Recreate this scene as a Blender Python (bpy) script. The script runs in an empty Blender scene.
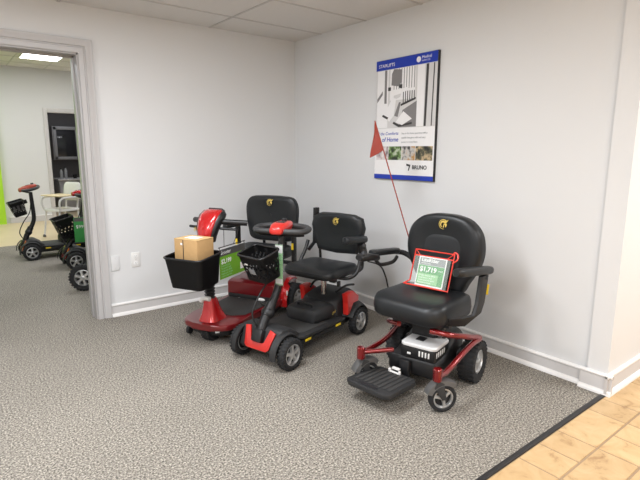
import bpy, bmesh, math, random
from mathutils import Matrix, Vector, Euler
random.seed(7)
PI = math.pi
COL = bpy.context.scene.collection
V = Vector

# ------------------------------------------------------------------ materials
def nodes_of(name):
    m = bpy.data.materials.new(name); m.use_nodes = True
    nt = m.node_tree; b = nt.nodes['Principled BSDF']
    return m, nt, b

def sin(b, key, val):
    if key in b.inputs: b.inputs[key].default_value = val

def mat(name, col, rough=.5, metal=0., coat=0., spec=.5, var=.06, scale=30., bump=0., bscale=200., trans=0., alpha=1.):
    m, nt, b = nodes_of(name)
    tc = nt.nodes.new('ShaderNodeTexCoord')
    no = nt.nodes.new('ShaderNodeTexNoise'); no.inputs['Scale'].default_value = scale; no.inputs['Detail'].default_value = 4
    nt.links.new(tc.outputs['Object'], no.inputs['Vector'])
    mx = nt.nodes.new('ShaderNodeMixRGB'); mx.blend_type = 'MIX'
    mx.inputs[1].default_value = (*[c*(1-var) for c in col], 1); mx.inputs[2].default_value = (*[min(1, c*(1+var)) for c in col], 1)
    nt.links.new(no.outputs['Fac'], mx.inputs[0]); nt.links.new(mx.outputs[0], b.inputs['Base Color'])
    sin(b, 'Roughness', rough); sin(b, 'Metallic', metal); sin(b, 'Coat Weight', coat); sin(b, 'Coat Roughness', .08)
    sin(b, 'Specular IOR Level', spec); sin(b, 'Transmission Weight', trans); sin(b, 'Alpha', alpha)
    if bump:
        n2 = nt.nodes.new('ShaderNodeTexNoise'); n2.inputs['Scale'].default_value = bscale; n2.inputs['Detail'].default_value = 3
        nt.links.new(tc.outputs['Object'], n2.inputs['Vector'])
        bp = nt.nodes.new('ShaderNodeBump'); bp.inputs['Strength'].default_value = bump; bp.inputs['Distance'].default_value = .002
        nt.links.new(n2.outputs['Fac'], bp.inputs['Height']); nt.links.new(bp.outputs[0], b.inputs['Normal'])
    return m

def carpet_mat():
    m, nt, b = nodes_of('carpet_loop')
    tc = nt.nodes.new('ShaderNodeTexCoord')
    n1 = nt.nodes.new('ShaderNodeTexNoise'); n1.inputs['Scale'].default_value = 108; n1.inputs['Detail'].default_value = 5; n1.inputs['Roughness'].default_value = .75
    n2 = nt.nodes.new('ShaderNodeTexNoise'); n2.inputs['Scale'].default_value = 1.6; n2.inputs['Detail'].default_value = 2
    nt.links.new(tc.outputs['Object'], n1.inputs['Vector']); nt.links.new(tc.outputs['Object'], n2.inputs['Vector'])
    r = nt.nodes.new('ShaderNodeValToRGB'); e = r.color_ramp.elements
    e[0].position = .36; e[0].color = (.042, .036, .028, 1); e[1].position = .65; e[1].color = (.66, .60, .515, 1)
    k = e.new(.5); k.color = (.255, .232, .200, 1)
    nt.links.new(n1.outputs['Fac'], r.inputs[0])
    mx = nt.nodes.new('ShaderNodeMixRGB'); mx.blend_type = 'MULTIPLY'; mx.inputs[0].default_value = .22
    nt.links.new(r.outputs[0], mx.inputs[1]); nt.links.new(n2.outputs['Fac'], mx.inputs[2]); nt.links.new(mx.outputs[0], b.inputs['Base Color'])
    sin(b, 'Roughness', .95); sin(b, 'Specular IOR Level', .1)
    bp = nt.nodes.new('ShaderNodeBump'); bp.inputs['Strength'].default_value = .4; bp.inputs['Distance'].default_value = .004
    nt.links.new(n1.outputs['Fac'], bp.inputs['Height']); nt.links.new(bp.outputs[0], b.inputs['Normal'])
    return m

def travertine_mat():
    m, nt, b = nodes_of('beige_travertine')
    tc = nt.nodes.new('ShaderNodeTexCoord')
    at = nt.nodes.new('ShaderNodeAttribute'); at.attribute_name = 'tint'
    n1 = nt.nodes.new('ShaderNodeTexNoise'); n1.inputs['Scale'].default_value = 9; n1.inputs['Detail'].default_value = 6; n1.inputs['Roughness'].default_value = .65
    n1.inputs['Distortion'].default_value = .8
    nt.links.new(tc.outputs['Object'], n1.inputs['Vector'])
    r = nt.nodes.new('ShaderNodeValToRGB'); e = r.color_ramp.elements
    e[0].position = .30; e[0].color = (.36, .20, .085, 1); e[1].position = .62; e[1].color = (.66, .45, .235, 1)
    k = e.new(.42); k.color = (.58, .38, .185, 1)
    nt.links.new(n1.outputs['Fac'], r.inputs[0])
    mx = nt.nodes.new('ShaderNodeMixRGB'); mx.blend_type = 'MULTIPLY'; mx.inputs[0].default_value = 1
    nt.links.new(r.outputs[0], mx.inputs[1]); nt.links.new(at.outputs['Color'], mx.inputs[2]); nt.links.new(mx.outputs[0], b.inputs['Base Color'])
    sin(b, 'Roughness', .45)
    return m

def picture_mat(name, stops, scale, seed):
    m, nt, b = nodes_of(name)
    tc = nt.nodes.new('ShaderNodeTexCoord'); mp = nt.nodes.new('ShaderNodeMapping')
    mp.inputs['Location'].default_value = (seed, seed*1.7, seed*.3)
    n1 = nt.nodes.new('ShaderNodeTexNoise'); n1.inputs['Scale'].default_value = scale; n1.inputs['Detail'].default_value = 3
    nt.links.new(tc.outputs['Object'], mp.inputs[0]); nt.links.new(mp.outputs[0], n1.inputs['Vector'])
    r = nt.nodes.new('ShaderNodeValToRGB'); e = r.color_ramp.elements
    e[0].position = .36; e[0].color = (*stops[0], 1); e[1].position = .64; e[1].color = (*stops[-1], 1)
    for i, s in enumerate(stops[1:-1]):
        k = e.new(.36 + .28*(i+1)/(len(stops)-1)); k.color = (*s, 1)
    nt.links.new(n1.outputs['Fac'], r.inputs[0]); nt.links.new(r.outputs[0], b.inputs['Base Color']); sin(b, 'Roughness', .4)
    return m

def emis(name, col, st):
    m, nt, b = nodes_of(name)
    b.inputs['Base Color'].default_value = (.9, .9, .9, 1)
    b.inputs['Emission Color'].default_value = (*col, 1); b.inputs['Emission Strength'].default_value = st
    return m

M = dict(
    wall=mat('wall_paint', (.72, .722, .722), .7, var=.012, scale=3, bump=.05, bscale=400),
    ceil=mat('ceiling_tile', (.70, .68, .655), .9, var=.05, scale=140, bump=.2, bscale=220),
    grid=mat('ceiling_grid', (.56, .54, .52), .6),
    trim=mat('trim_paint', (.60, .58, .57), .38, var=.015),
    trimw=mat('base_shoe_paint', (.84, .82, .80), .35, var=.015),
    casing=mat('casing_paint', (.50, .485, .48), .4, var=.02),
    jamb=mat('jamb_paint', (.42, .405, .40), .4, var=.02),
    carpet=carpet_mat(), tile=travertine_mat(),
    grout=mat('tile_grout', (.34, .235, .14), .9, var=.15),
    strip=mat('black_vinyl_strip', (.018, .016, .016), .5),
    vinyl=mat('black_vinyl', (.012, .0135, .015), .40, spec=.42, bump=.10, bscale=260, var=.12),
    mesh=mat('black_mesh_fabric', (.013, .015, .017), .62, var=.5, scale=420, bump=.4, bscale=500),
    plastic=mat('black_plastic', (.008, .008, .009), .42, var=.1),
    matte=mat('charcoal_plastic', (.017, .017, .018), .6, var=.15, bump=.08, bscale=300),
    grey=mat('dark_grey_plastic', (.032, .032, .033), .5, var=.1),
    silver=mat('silver_grey_plastic', (.115, .113, .112), .38, metal=.3, var=.06),
    deckm=mat('ribbed_deck_rubber', (.032, .031, .030), .75, var=.2, bump=.3, bscale=420),
    rubber=mat('tyre_rubber', (.015, .015, .016), .8, var=.15),
    alloy=mat('alloy_rim', (.62, .62, .62), .32, metal=.75, var=.03),
    chrome=mat('chrome_steel', (.62, .60, .57), .22, metal=1, var=.02),
    red=mat('metallic_red_paint', (.50, .009, .011), .24, metal=.25, coat=.9, var=.08),
    darkred=mat('deep_red_paint', (.17, .005, .008), .28, metal=.25, coat=.8, var=.08),
    redpan=mat('satin_red_plastic', (.56, .020, .014), .35, coat=.5, var=.05),
    redtube=mat('candy_red_tube', (.22, .005, .007), .22, metal=.5, coat=1., var=.06),
    gold=mat('gold_print', (.75, .55, .13), .35, metal=.2, var=.1),
    yellow=mat('yellow_sticker', (.85, .60, .02), .45),
    white=mat('white_plastic', (.78, .77, .75), .4, var=.03),
    paper=mat('white_paper', (.88, .88, .87), .6, var=.02),
    greyprint=mat('grey_print', (.24, .25, .26), .5),
    lime=mat('lime_green_print', (.17, .42, .02), .5, var=.12, scale=14),
    green=mat('green_print', (.035, .30, .06), .5, var=.25, scale=18),
    palegreen=mat('pale_green_print', (.28, .58, .26), .5, var=.1, scale=18),
    redplastic=mat('red_clear_plastic', (.80, .05, .03), .3, coat=.3),
    film=mat('clear_film', (.85, .95, .88), .12, var=.02, alpha=.12),
    card=mat('cardboard', (.44, .27, .115), .75, var=.10, scale=40, bump=.1, bscale=90),
    cardtop=mat('cardboard_flap', (.56, .375, .17), .7, var=.08, scale=40),
    flag=mat('orange_red_vinyl', (.27, .022, .005), .5, var=.10),
    blue=mat('royal_blue_print', (.010, .040, .40), .35, var=.05),
    black=mat('black_print', (.012, .012, .014), .5),
    g1=mat('print_grey_light', (.66, .65, .645), .4, var=.05, scale=12), g2=mat('print_grey_mid', (.22, .21, .21), .4, var=.1, scale=14),
    g3=mat('print_grey_dark', (.045, .042, .042), .4, var=.15, scale=14), g4=mat('print_offwhite', (.86, .85, .85), .4, var=.03),
    pic_a=picture_mat('print_pink_grey', [(.2, .16, .17), (.6, .52, .52), (.8, .76, .75)], 22, 1),
    pic_b=picture_mat('print_foliage', [(.02, .03, .015), (.12, .22, .05), (.5, .55, .42)], 26, 2),
    pic_c=picture_mat('print_brown', [(.05, .045, .04), (.6, .58, .55), (.5, .28, .10)], 20, 3),
    pic_d=picture_mat('print_dark_scene', [(.02, .02, .02), (.10, .10, .06), (.55, .42, .25)], 24, 4),
    tanfloor=mat('tan_vinyl_floor', (.66, .53, .35), .5, var=.07, scale=2.5),
    limewall=mat('lime_painted_panel', (.42, .75, .03), .6, var=.03),
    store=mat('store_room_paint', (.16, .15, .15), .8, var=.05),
    storecab=mat('grey_cabinet_paint', (.42, .41, .42), .5, var=.03),
    glass=mat('dark_cabinet_glass', (.035, .035, .04), .1, var=.1),
    bottle=mat('frosted_bottle', (.45, .46, .48), .25, var=.06),
    wrap=mat('white_plastic_wrap', (.80, .80, .80), .35, var=.05, bump=.4, bscale=30),
    tan=mat('tan_board', (.70, .58, .36), .6, var=.04),
    light=emis('light_diffuser', (1, .97, .93), 9.0),
    orange=mat('orange_red_cover', (.40, .05, .025), .35, coat=.4),
)

# ------------------------------------------------------------------ mesh builder
def rrect(w, d, r, n=6):
    r = min(r, w/2-1e-4, d/2-1e-4); out = []
    for cx, cy, a0 in ((w/2-r, d/2-r, 0), (-w/2+r, d/2-r, PI/2), (-w/2+r, -d/2+r, PI), (w/2-r, -d/2+r, 1.5*PI)):
        for i in range(n+1):
            a = a0+PI/2*i/n; out.append((cx+r*math.cos(a), cy+r*math.sin(a)))
    return out

def smooth_path(pts, n=6, closed=False):
    P = [V(p) for p in pts]; out = []; N = len(P)
    rng = range(N) if closed else range(N-1)
    for i in rng:
        if closed: a, b, c, d = P[i-1], P[i], P[(i+1) % N], P[(i+2) % N]
        else: a, b, c, d = P[max(i-1, 0)], P[i], P[i+1], P[min(i+2, N-1)]
        for k in range(n):
            t = k/n
            out.append(.5*((2*b)+(c-a)*t+(2*a-5*b+4*c-d)*t*t+(3*b-a-3*c+d)*t**3))
    if not closed: out.append(P[-1])
    return out

class MB:
    def __init__(s, mtx=None):
        s.bm = bmesh.new(); s.mats = []; s.cur = 0; s.mx = mtx or Matrix()
    def mat(s, m):
        if m not in s.mats: s.mats.append(m)
        s.cur = s.mats.index(m); return s
    def vert(s, p): return s.bm.verts.new(s.mx @ V(p))
    def face(s, vs, smooth=True):
        try:
            f = s.bm.faces.new(vs); f.material_index = s.cur; f.smooth = smooth; return f
        except ValueError: return None
    def box(s, c, size, bev=0., rot=None, seg=2):
        t = bmesh.new(); bmesh.ops.create_cube(t, size=1)
        bmesh.ops.scale(t, vec=size, verts=t.verts)
        if bev: bmesh.ops.bevel(t, geom=list(t.edges), offset=min(bev, min(size)*.49), segments=seg, profile=.5, affect='EDGES')
        mt = Matrix.Translation(c) @ (Euler(rot).to_matrix().to_4x4() if rot else Matrix())
        return s.merge(t, mt)
    def merge(s, t, mt=Matrix()):
        mp = {v: s.vert(mt @ v.co) for v in t.verts}
        for f in t.faces: s.face([mp[v] for v in f.verts])
        t.free(); return s
    def rings(s, rings, cap0=True, cap1=True, close=True):
        R = [[s.vert(p) for p in r] for r in rings]; n = len(R[0])
        for a, b in zip(R, R[1:]):
            for i in range(n if close else n-1): s.face([a[i], a[(i+1) % n], b[(i+1) % n], b[i]])
        if cap0: s.face(R[0][::-1])
        if cap1: s.face(R[-1])
        return s
    def tube(s, pts, r, n=10, closed=False, cap=True, flat=1.):
        P = [V(p) for p in pts]; N = len(P); rr = r if isinstance(r, (list, tuple)) else [r]*N
        if len(rr) != N: rr = [rr[0]+(rr[-1]-rr[0])*i/(N-1) for i in range(N)]
        up = None; R = []
        for i in range(N):
            if closed: t = P[(i+1) % N]-P[i-1]
            else: t = P[min(i+1, N-1)]-P[max(i-1, 0)]
            t.normalize()
            if up is None: up = V((0, 0, 1)) if abs(t.z) < .9 else V((1, 0, 0))
            up = (up - t*up.dot(t)).normalized(); sd = t.cross(up)
            R.append([P[i]+(sd*math.cos(a)+up*math.sin(a)*flat)*rr[i] for a in [2*PI*k/n for k in range(n)]])
        if closed: R.append(R[0])
        return s.rings(R, cap and not closed, cap and not closed)
    def lathe(s, prof, c=(0, 0, 0), axis='z', n=32, cap=True):
        R = []
        for r, h in prof:
            ring = []
            for k in range(n):
                a = 2*PI*k/n; x, y = r*math.cos(a), r*math.sin(a)
                q = {'z': (x, y, h), 'y': (x, h, -y), 'x': (h, x, y)}[axis]
                ring.append((c[0]+q[0], c[1]+q[1], c[2]+q[2]))
            R.append(ring)
        return s.rings(R, cap, cap)
    def prism(s, poly, o, u, v, t, bev=0.):
        o, u, v = V(o), V(u).normalized(), V(v).normalized(); w = u.cross(v)
        b = bmesh.new()
        a = [b.verts.new(o+u*x+v*y) for x, y in poly]; c = [b.verts.new(o+u*x+v*y+w*t) for x, y in poly]
        n = len(a); b.faces.new(a[::-1]); b.faces.new(c)
        for i in range(n): b.faces.new([a[i], a[(i+1) % n], c[(i+1) % n], c[i]])
        if bev: bmesh.ops.bevel(b, geom=list(b.edges), offset=bev, segments=2, profile=.5, affect='EDGES')
        return s.merge(b)
    def puff(s, outline, prof, o=(0, 0, 0), u=(1, 0, 0), v=(0, 1, 0), dish=None):
        o, u, v = V(o), V(u).normalized(), V(v).normalized(); w = u.cross(v)
        cx = sum(p[0] for p in outline)/len(outline); cy = sum(p[1] for p in outline)/len(outline)
        rad = min(math.hypot(p[0]-cx, p[1]-cy) for p in outline); R = []
        for ins, h in prof:
            k = 1-ins/rad; ring = []
            for x, y in outline:
                X, Y = cx+(x-cx)*k, cy+(y-cy)*k
                ring.append(o+u*X+v*Y+w*(h+(dish(X, Y, h) if dish else 0)))
            R.append(ring)
        return s.rings(R)
    def sphere(s, c, r, sc=(1, 1, 1), seg=16, ring=10):
        t = bmesh.new(); bmesh.ops.create_uvsphere(t, u_segments=seg, v_segments=ring, radius=r)
        bmesh.ops.scale(t, vec=sc, verts=t.verts); return s.merge(t, Matrix.Translation(c))
    def build(s, name, m=None, parent=None, kind=None, ang=38):
        bmesh.ops.recalc_face_normals(s.bm, faces=s.bm.faces)
        me = bpy.data.meshes.new(name); s.bm.to_mesh(me); s.bm.free()
        if s.mats:
            for x in s.mats: me.materials.append(x)
        else: me.materials.append(m)
        me.set_sharp_from_angle(angle=math.radians(ang))
        o = bpy.data.objects.new(name, me); COL.objects.link(o)
        if parent: o.parent = parent
        if kind: o['kind'] = kind
        return o

def thing(name, label, cat, loc=(0, 0, 0), rz=0., group=None):
    o = bpy.data.objects.new(name, None); COL.objects.link(o); o.empty_display_size = .1
    o.location = loc; o.rotation_euler = (0, 0, rz); o['label'] = label; o['category'] = cat
    if group: o['group'] = group
    return o

def tag(o, label, cat, group=None):
    o['label'] = label; o['category'] = cat
    if group: o['group'] = group
    return o

def text(name, body, size, m, parent, mtx, ext=.0004, align='LEFT', shear=0., bold=0.):
    cu = bpy.data.curves.new(name, 'FONT'); cu.body = body; cu.size = size; cu.extrude = ext; cu.align_x = align; cu.shear = shear; cu.offset = bold
    cu.resolution_u = 3
    t = bpy.data.objects.new(name+'_curve', cu); COL.objects.link(t)
    dg = bpy.context.evaluated_depsgraph_get(); me = bpy.data.meshes.new_from_object(t.evaluated_get(dg))
    bpy.data.objects.remove(t); bpy.data.curves.remove(cu)
    me.name = name; me.transform(mtx); me.materials.clear(); me.materials.append(m)
    o = bpy.data.objects.new(name, me); COL.objects.link(o); o.parent = parent
    return o

def basis(o, u, v):
    u, v = V(u).normalized(), V(v).normalized(); w = u.cross(v)
    m = Matrix((u, v, w)).transposed().to_4x4(); m.translation = V(o); return m

def setkind(o): o['kind'] = 'structure'; return o
def slab(name, boxes, m, bev=0.):
    b = MB()
    for lo, hi in boxes:
        b.box([(a+c)/2 for a, c in zip(lo, hi)], [c-a for a, c in zip(lo, hi)], bev)
    return setkind(b.build(name, m))

# ------------------------------------------------------------------ the room
H = 2.44; HB = 2.92; YB = 6.8
slab('floor', [((-6, -3.115, -.05), (.01, 4.14, 0)), ((.0, .0, -.05), (1.8, 4.14, -.0005))], M['carpet'])
slab('floor_back_room', [((-6, 4.14, -.05), (1.8, 8.9, .001))], M['tanfloor'])
slab('trim_1', [((-6, -3.138, -.04), (-.005, -3.111, .003))], M['strip'], .002)
# entry tiles
def tiles():
    b = bmesh.new(); lay = b.faces.layers.float_color.new('tint')
    def t(x0, x1, y0, y1):
        g = .0035; k = random.uniform(.86, 1.04); w = random.uniform(-.03, .03)
        x0, x1, y0, y1 = x0+g, x1-g, y0+g, y1-g; e = .003
        lo = [b.verts.new((x, y, -.006)) for x, y in ((x0, y0), (x1, y0), (x1, y1), (x0, y1))]
        hi = [b.verts.new((x, y, 0)) for x, y in ((x0+e, y0+e), (x1-e, y0+e), (x1-e, y1-e), (x0+e, y1-e))]
        fs = [b.faces.new(hi)]+[b.faces.new((lo[i], lo[(i+1) % 4], hi[(i+1) % 4], hi[i])) for i in range(4)]
        for f in fs: f[lay] = (k, k*(1+w*.4), k*(1+w), 1)
    c = .176
    def row(y0, y1, xs):
        for a, d in zip(xs, xs[1:]): t(d, a, y0, y1)
    def runs(start, end, pre):
        xs = list(pre)
        while xs[-1] > end: xs.append(xs[-1]-c*random.choice((1, 1, 2, 2)))
        return xs
    def right(x): 
        out = [x]
        while out[0] < 3: out.insert(0, out[0]+c*random.choice((1, 2)))
        return out
    row(-3.33, -3.138, right(-.10)[:-1]+runs(0, -6, [-.10, -.28, -.62, -.80, -.98, -1.33]))
    row(-3.509, -3.33, right(-.098)[:-1]+runs(0, -6, [-.098, -.274, -.447, -.62, -.975, -1.15]))
    y = -3.509
    while y > -7:
        h = random.choice((c, 2*c, c)); row(y-h, y, right(.02+random.choice((0, c)))[:-1]+runs(0, -6, [.02+c*0])); y -= h
    y = -3.138
    row(y, y+.19, [3, 2.6, 2.25, 1.9, 1.55, 1.2, .85, .5])
    me = bpy.data.meshes.new('floor_tiles'); b.to_mesh(me); b.free(); me.materials.append(M['tile'])
    o = bpy.data.objects.new('floor_tiles', me); COL.objects.link(o); setkind(o)
tiles()
slab('floor_grout', [((-6, -7, -.05), (3, -3.12, -.0035)), ((0.45, -3.13, -.05), (3, -2.9, -.0035))], M['grout'])

DX0, DX1, DH = -2.985, -1.999, 2.095          # doorway
slab('wall_left', [((-6, 0, 0), (DX0, .195, HB)), ((DX1, 0, 0), (1.8, .195, HB)), ((DX0, 0, DH), (DX1, .195, HB))], M['wall'])
slab('wall_right', [((0, -3.02, 0), (.15, 0, H))], M['wall'])
slab('wall_end', [((-.028, -3.128, 0), (.46, -3.015, H))], M['wall'])
slab('wall_entry_side', [((.455, -3.05, 0), (3, -2.95, H))], M['wall'])
slab('wall_entry', [((3, -7, 0), (3.1, -2.9, H))], M['wall'])
slab('wall_far_left', [((-6.1, -7, 0), (-6, YB, HB))], M['wall'])
slab('wall_behind', [((-6, -7.1, 0), (3, -7, H))], M['wall'])
slab('ceiling', [((-6, -7, H), (3, -.001, H+.05))], M['ceil'])
g = MB()
for y in (-.425, -1.02, -1.615, -2.21, -2.805, -3.4, -3.995, -4.59, -5.185, -5.78, -6.375): g.box((-1.5, y, H), (9, .022, .010), .002)
for k in range(-3, 5):
    x = -.912-1.19*k; g.box((x, -3.5, H), (.022, 7, .010), .002)
setkind(g.build('trim_2', M['grid']))
# baseboards: flat board, top bead and white shoe moulding
def base(name, p, q, nrm, h=.10, shoe=True):
    p, q, nrm = V((*p, 0)), V((*q, 0)), V((*nrm, 0)); d = (q-p); L = d.length; d.normalize()
    prof = [(0, 0), (.014, 0), (.014, h-.022), (.011, h-.014), (.011, h-.006), (.006, h), (0, h)]
    b = MB(); up = V((0, 0, 1))
    b.mat(M['trim']); b.rings([[p+nrm*a+up*z for a, z in prof], [q+nrm*a+up*z for a, z in prof]])
    b.mat(M['trimw']); pr = [(.010, h-.012), (.019, h-.010), (.020, h-.002), (.016, h+.004), (.0, h+.006), (0, h-.012)]
    b.rings([[p+nrm*a+up*z for a, z in pr], [q+nrm*a+up*z for a, z in pr]])
    if shoe:
        pr = [(.012, 0), (.034, 0), (.033, .010), (.028, .018), (.020, .024), (.012, .026)]
        b.rings([[p+nrm*a+up*z for a, z in pr], [q+nrm*a+up*z for a, z in pr]])
    return setkind(b.build(name, None))
base('baseboard_left', (-1.897, 0), (0, 0), (0, -1))
base('baseboard_right', (0, 0), (0, -2.99), (-1, 0))
base('baseboard_right_end', (-.028, -2.982), (-.028, -3.16), (-1, 0), .115)
base('baseboard_end_face', (-.06, -3.128), (.46, -3.128), (0, -1), .115)
base('baseboard_far_left', (-6, 0), (DX0-.1, 0), (0, -1))
# door casing, moulded in steps, and the reveal lining
def casing():
    b = MB(); w = .10
    prof = [(0, .0), (0, .016), (.008, .019), (.034, .019), (.040, .012), (.046, .012), (.052, .022), (.080, .027), (.088, .032), (.098, .032), (.100, .026), (.100, 0)]
    def ring(x, z, sx, sz): return [(x+sx*a, -t, z+sz*a) for a, t in prof]
    b.rings([ring(DX1, 0, 1, 0), ring(DX1, DH, 1, 1), ring(DX0, DH, -1, 1), ring(DX0, 0, -1, 0)])
    return setkind(b.build('trim_3', M['casing']))
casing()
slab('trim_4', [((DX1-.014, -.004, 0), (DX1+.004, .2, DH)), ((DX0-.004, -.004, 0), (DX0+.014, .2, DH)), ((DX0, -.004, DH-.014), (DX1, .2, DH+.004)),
                ((DX1-.026, .08, 0), (DX1-.012, .12, DH-.012)), ((DX0, .08, DH-.026), (DX1, .12, DH-.012))], M['jamb'], .002)

# ------------------------------------------------------------------ back room
BX0, BX1, BH = -1.105, -.20, 2.115
slab('wall_back', [((-6, YB, 0), (BX0, YB+.12, HB)), ((BX1, YB, 0), (1.8, YB+.12, HB)), ((BX0, YB, BH), (BX1, YB+.12, HB))], M['wall'])
slab('wall_back_right', [((1.8, .1, 0), (1.9, YB, HB))], M['wall'])
slab('ceiling_back_room', [((-6, .19, HB), (1.8, YB, HB+.05))], M['ceil'])
g = MB()
for y in (.8, 1.41, 2.02, 2.63, 3.24, 3.85, 4.46, 5.07, 5.68, 6.29): g.box((-2, y, HB), (7.6, .022, .010), .002)
for k in range(-4, 9): g.box((-1.695+.61*k-.61*2, 3.5, HB), (.022, 6.6, .010), .002)
setkind(g.build('trim_5', M['grid']))
base('baseboard_back', (-1.9, YB), (BX0-.07, YB), (0, -1), .12, False)
slab('trim_6', [((BX0-.07, YB-.02, 0), (BX0+.004, YB+.12, BH+.08)), ((BX1-.004, YB-.02, 0), (BX1+.07, YB+.12, BH+.08)), ((BX0, YB-.02, BH-.004), (BX1, YB+.12, BH+.08))], M['trim'], .003)
slab('wall_lime', [((-6, YB-.10, 0), (-1.965, YB+.001, HB))], M['limewall'])
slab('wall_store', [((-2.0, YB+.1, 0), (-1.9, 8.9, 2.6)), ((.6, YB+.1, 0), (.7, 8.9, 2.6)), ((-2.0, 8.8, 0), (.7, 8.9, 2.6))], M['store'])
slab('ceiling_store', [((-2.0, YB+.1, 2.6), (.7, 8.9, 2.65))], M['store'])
cl = thing('ceiling_light', 'bright square ceiling light panel in the back room', 'ceiling light', (-1.345, 5.37, HB-.012))
b = MB().mat(M['white'])
for x0, x1, y0, y1 in ((-.30, .30, -.32, -.30), (-.30, .30, .30, .32), (-.30, -.28, -.3, .3), (.28, .30, -.3, .3)): b.box(((x0+x1)/2, (y0+y1)/2, 0), (x1-x0, y1-y0, .02), .002)
b.build('light_frame', None, cl); MB().box((0, 0, .004), (.56, .60, .008), .001).build('diffuser', M['light'], cl)
# upper wall cabinet, counter cabinet and bottles in the dark store room
uc = thing('wall_cabinet', 'grey wall cabinet with dark glass doors in the dark room', 'cabinet', (-.30, 8.8, 1.17))
MB().box((0, -.13, .38), (.88, .255, .76), .006).build('body', M['storecab'], uc)
for k, (x0, x1) in enumerate(((-.42, .10), (.125, .42))):
    d = MB(); w = x1-x0; cx = (x0+x1)/2
    for c, s_ in (((cx, -.27, .045), (w, .02, .06)), ((cx, -.27, .715), (w, .02, .06)), ((x0+.03, -.27, .38), (.06, .02, .73)), ((x1-.03, -.27, .38), (.06, .02, .73))): d.box(c, s_, .003)
    do = d.build('door', M['storecab'], uc)
    MB().box((cx, -.262, .38), (w-.1, .008, .62), .001).build('door_glass', M['glass'], do)
    MB().lathe([(0.004, -.02), (.009, -.016), (.011, -.008), (.006, 0)], (x1-.03, -.28, .3), 'y', 12).build('knob', M['chrome'], do)
lc = thing('counter_cabinet', 'pale grey counter cabinet with two doors below the wall cabinet', 'cabinet', (-.38, 8.0, 0))
MB().box((0, .4, .375), (.78, .62, .70), .005).build('body', M['storecab'], lc)
MB().box((0, .39, .735), (.82, .70, .035), .006).build('countertop', M['g1'], lc)
for sx in (-1, 1):
    do = MB().box((sx*.195, .08, .34), (.375, .02, .60), .004).build('door', M['storecab'], lc)
    MB().box((sx*.195, .068, .34), (.27, .012, .49), .004).build('door_panel', M['storecab'], do)
    MB().lathe([(.004, -.02), (.010, -.014), (.010, -.006), (.005, 0)], (sx*.04, .069, .52), 'y', 12).build('knob', M['chrome'], do)
for k, (x, y, h, lb) in enumerate(((-.69, 8.18, .24, 'left one of two frosted bottles on the store room counter'), (-.59, 8.22, .27, 'taller right one of two frosted bottles on the store room counter'))):
    bt = thing('bottle', lb, 'bottle', (x, y, .7525), 0, 'bottles on the store room counter')
    MB().lathe([(.030, 0), (.034, .006), (.034, h*.62), (.028, h*.72), (.013, h*.82), (.012, h*.9)], n=20).build('body', M['bottle'], bt)
    MB().lathe([(.014, h*.9), (.015, h*.91), (.015, h), (.012, h+.004)], n=16).build('cap', M['grey'], bt)
for k, (x, lb, m_) in enumerate(((-.42, 'small dark cup left of its neighbour on the store room counter', 'black'), (-.27, 'small white cup on the store room counter', 'white'))):
    cp = MB().lathe([(.02, 0), (.034, .004), (.046, .09), (.043, .09), (.032, .008), (.001, .008)], n=20).build('cup', M[m_])
    cp.location = (x, 8.16, .7525); tag(cp, lb, 'cup', 'cups on the store room counter')

# ------------------------------------------------------------------ wall fittings
ol = thing('power_outlet', 'white duplex power outlet on the wall left of the scooters', 'outlet', (-1.672, 0, .462))
MB().box((0, -.004, 0), (.072, .008, .124), .003).build('cover_plate', M['white'], ol)
for z in (-.030, .030):
    so = MB().puff(rrect(.034, .030, .012), [(0, .008), (0, .0105), (.002, .011)], (0, 0, z), (1, 0, 0), (0, 0, 1)).build('socket', M['paper'], ol)
    for dx in (-.007, .007): MB().box((dx, -.0112, z+.003), (.0022, .001, .009)).build('slot', M['grey'], so)
    MB().box((0, -.0112, z-.008), (.004, .001, .004)).build('ground_hole', M['grey'], so)
MB().lathe([(.001, -.0095), (.003, -.009), (.003, -.007)], (0, 0, 0), 'y', 10).build('screw', M['chrome'], ol)
bp = thing('blank_outlet_plate', 'blank wall plate painted in the wall colour beside the door casing', 'cover plate', (-1.840, 0, .452))
MB().box((0, -.004, 0), (.066, .008, .126), .003).build('plate', M['wall'], bp)
for z in (-.042, .042): MB().lathe([(.001, -.0095), (.003, -.009), (.003, -.007)], (0, 0, z), 'y', 10).build('screw', M['trim'], bp)

# ------------------------------------------------------------------ poster
po = thing('poster', 'wall poster of a stairlift with blue bands and a white lower panel', 'poster', (-.0015, -1.497, 1.153))
# local: u = -y, v = z ; face at x = -.022
PW, PH = .628, .937
def pbox(name, u0, u1, v0, v1, m, lay, parent=po):
    return MB().box((-.022-.0006*lay, -(u0+u1)/2+PW/2, (v0+v1)/2), (.0008, u1-u0, v1-v0)).build(name, m, parent)
bd = MB(); bd.box((-.011, 0, PH/2), (.022, PW, PH), .002); bd.build('board', M['black'], po)
pbox('sheet', .002, PW-.006, .002, PH-.002, M['g4'], 0)
pbox('header_band', .002, PW-.006, PH-.078, PH-.002, M['blue'], 1)
pbox('footer_band', .002, PW-.006, .002, .038, M['blue'], 1)
def pt(u, v, lay=2): return basis((-.022-.0006*lay, PW/2-u, v), (0, -1, 0), (0, 0, 1))
text('header_text', 'STAIRLIFTS', .036, M['g4'], po, pt(.03, PH-.057), align='LEFT')
text('logo_text', 'Medical', .030, M['g4'], po, pt(.475, PH-.040)); text('logo_text', 'SUPPLY CO', .015, M['g4'], po, pt(.475, PH-.060))
MB().lathe([(.001, -.0243), (.021, -.0241), (.021, -.0228)], (0, PW/2-.445, PH-.042), 'x', 20).build('logo_disc', M['g4'], po)
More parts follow.
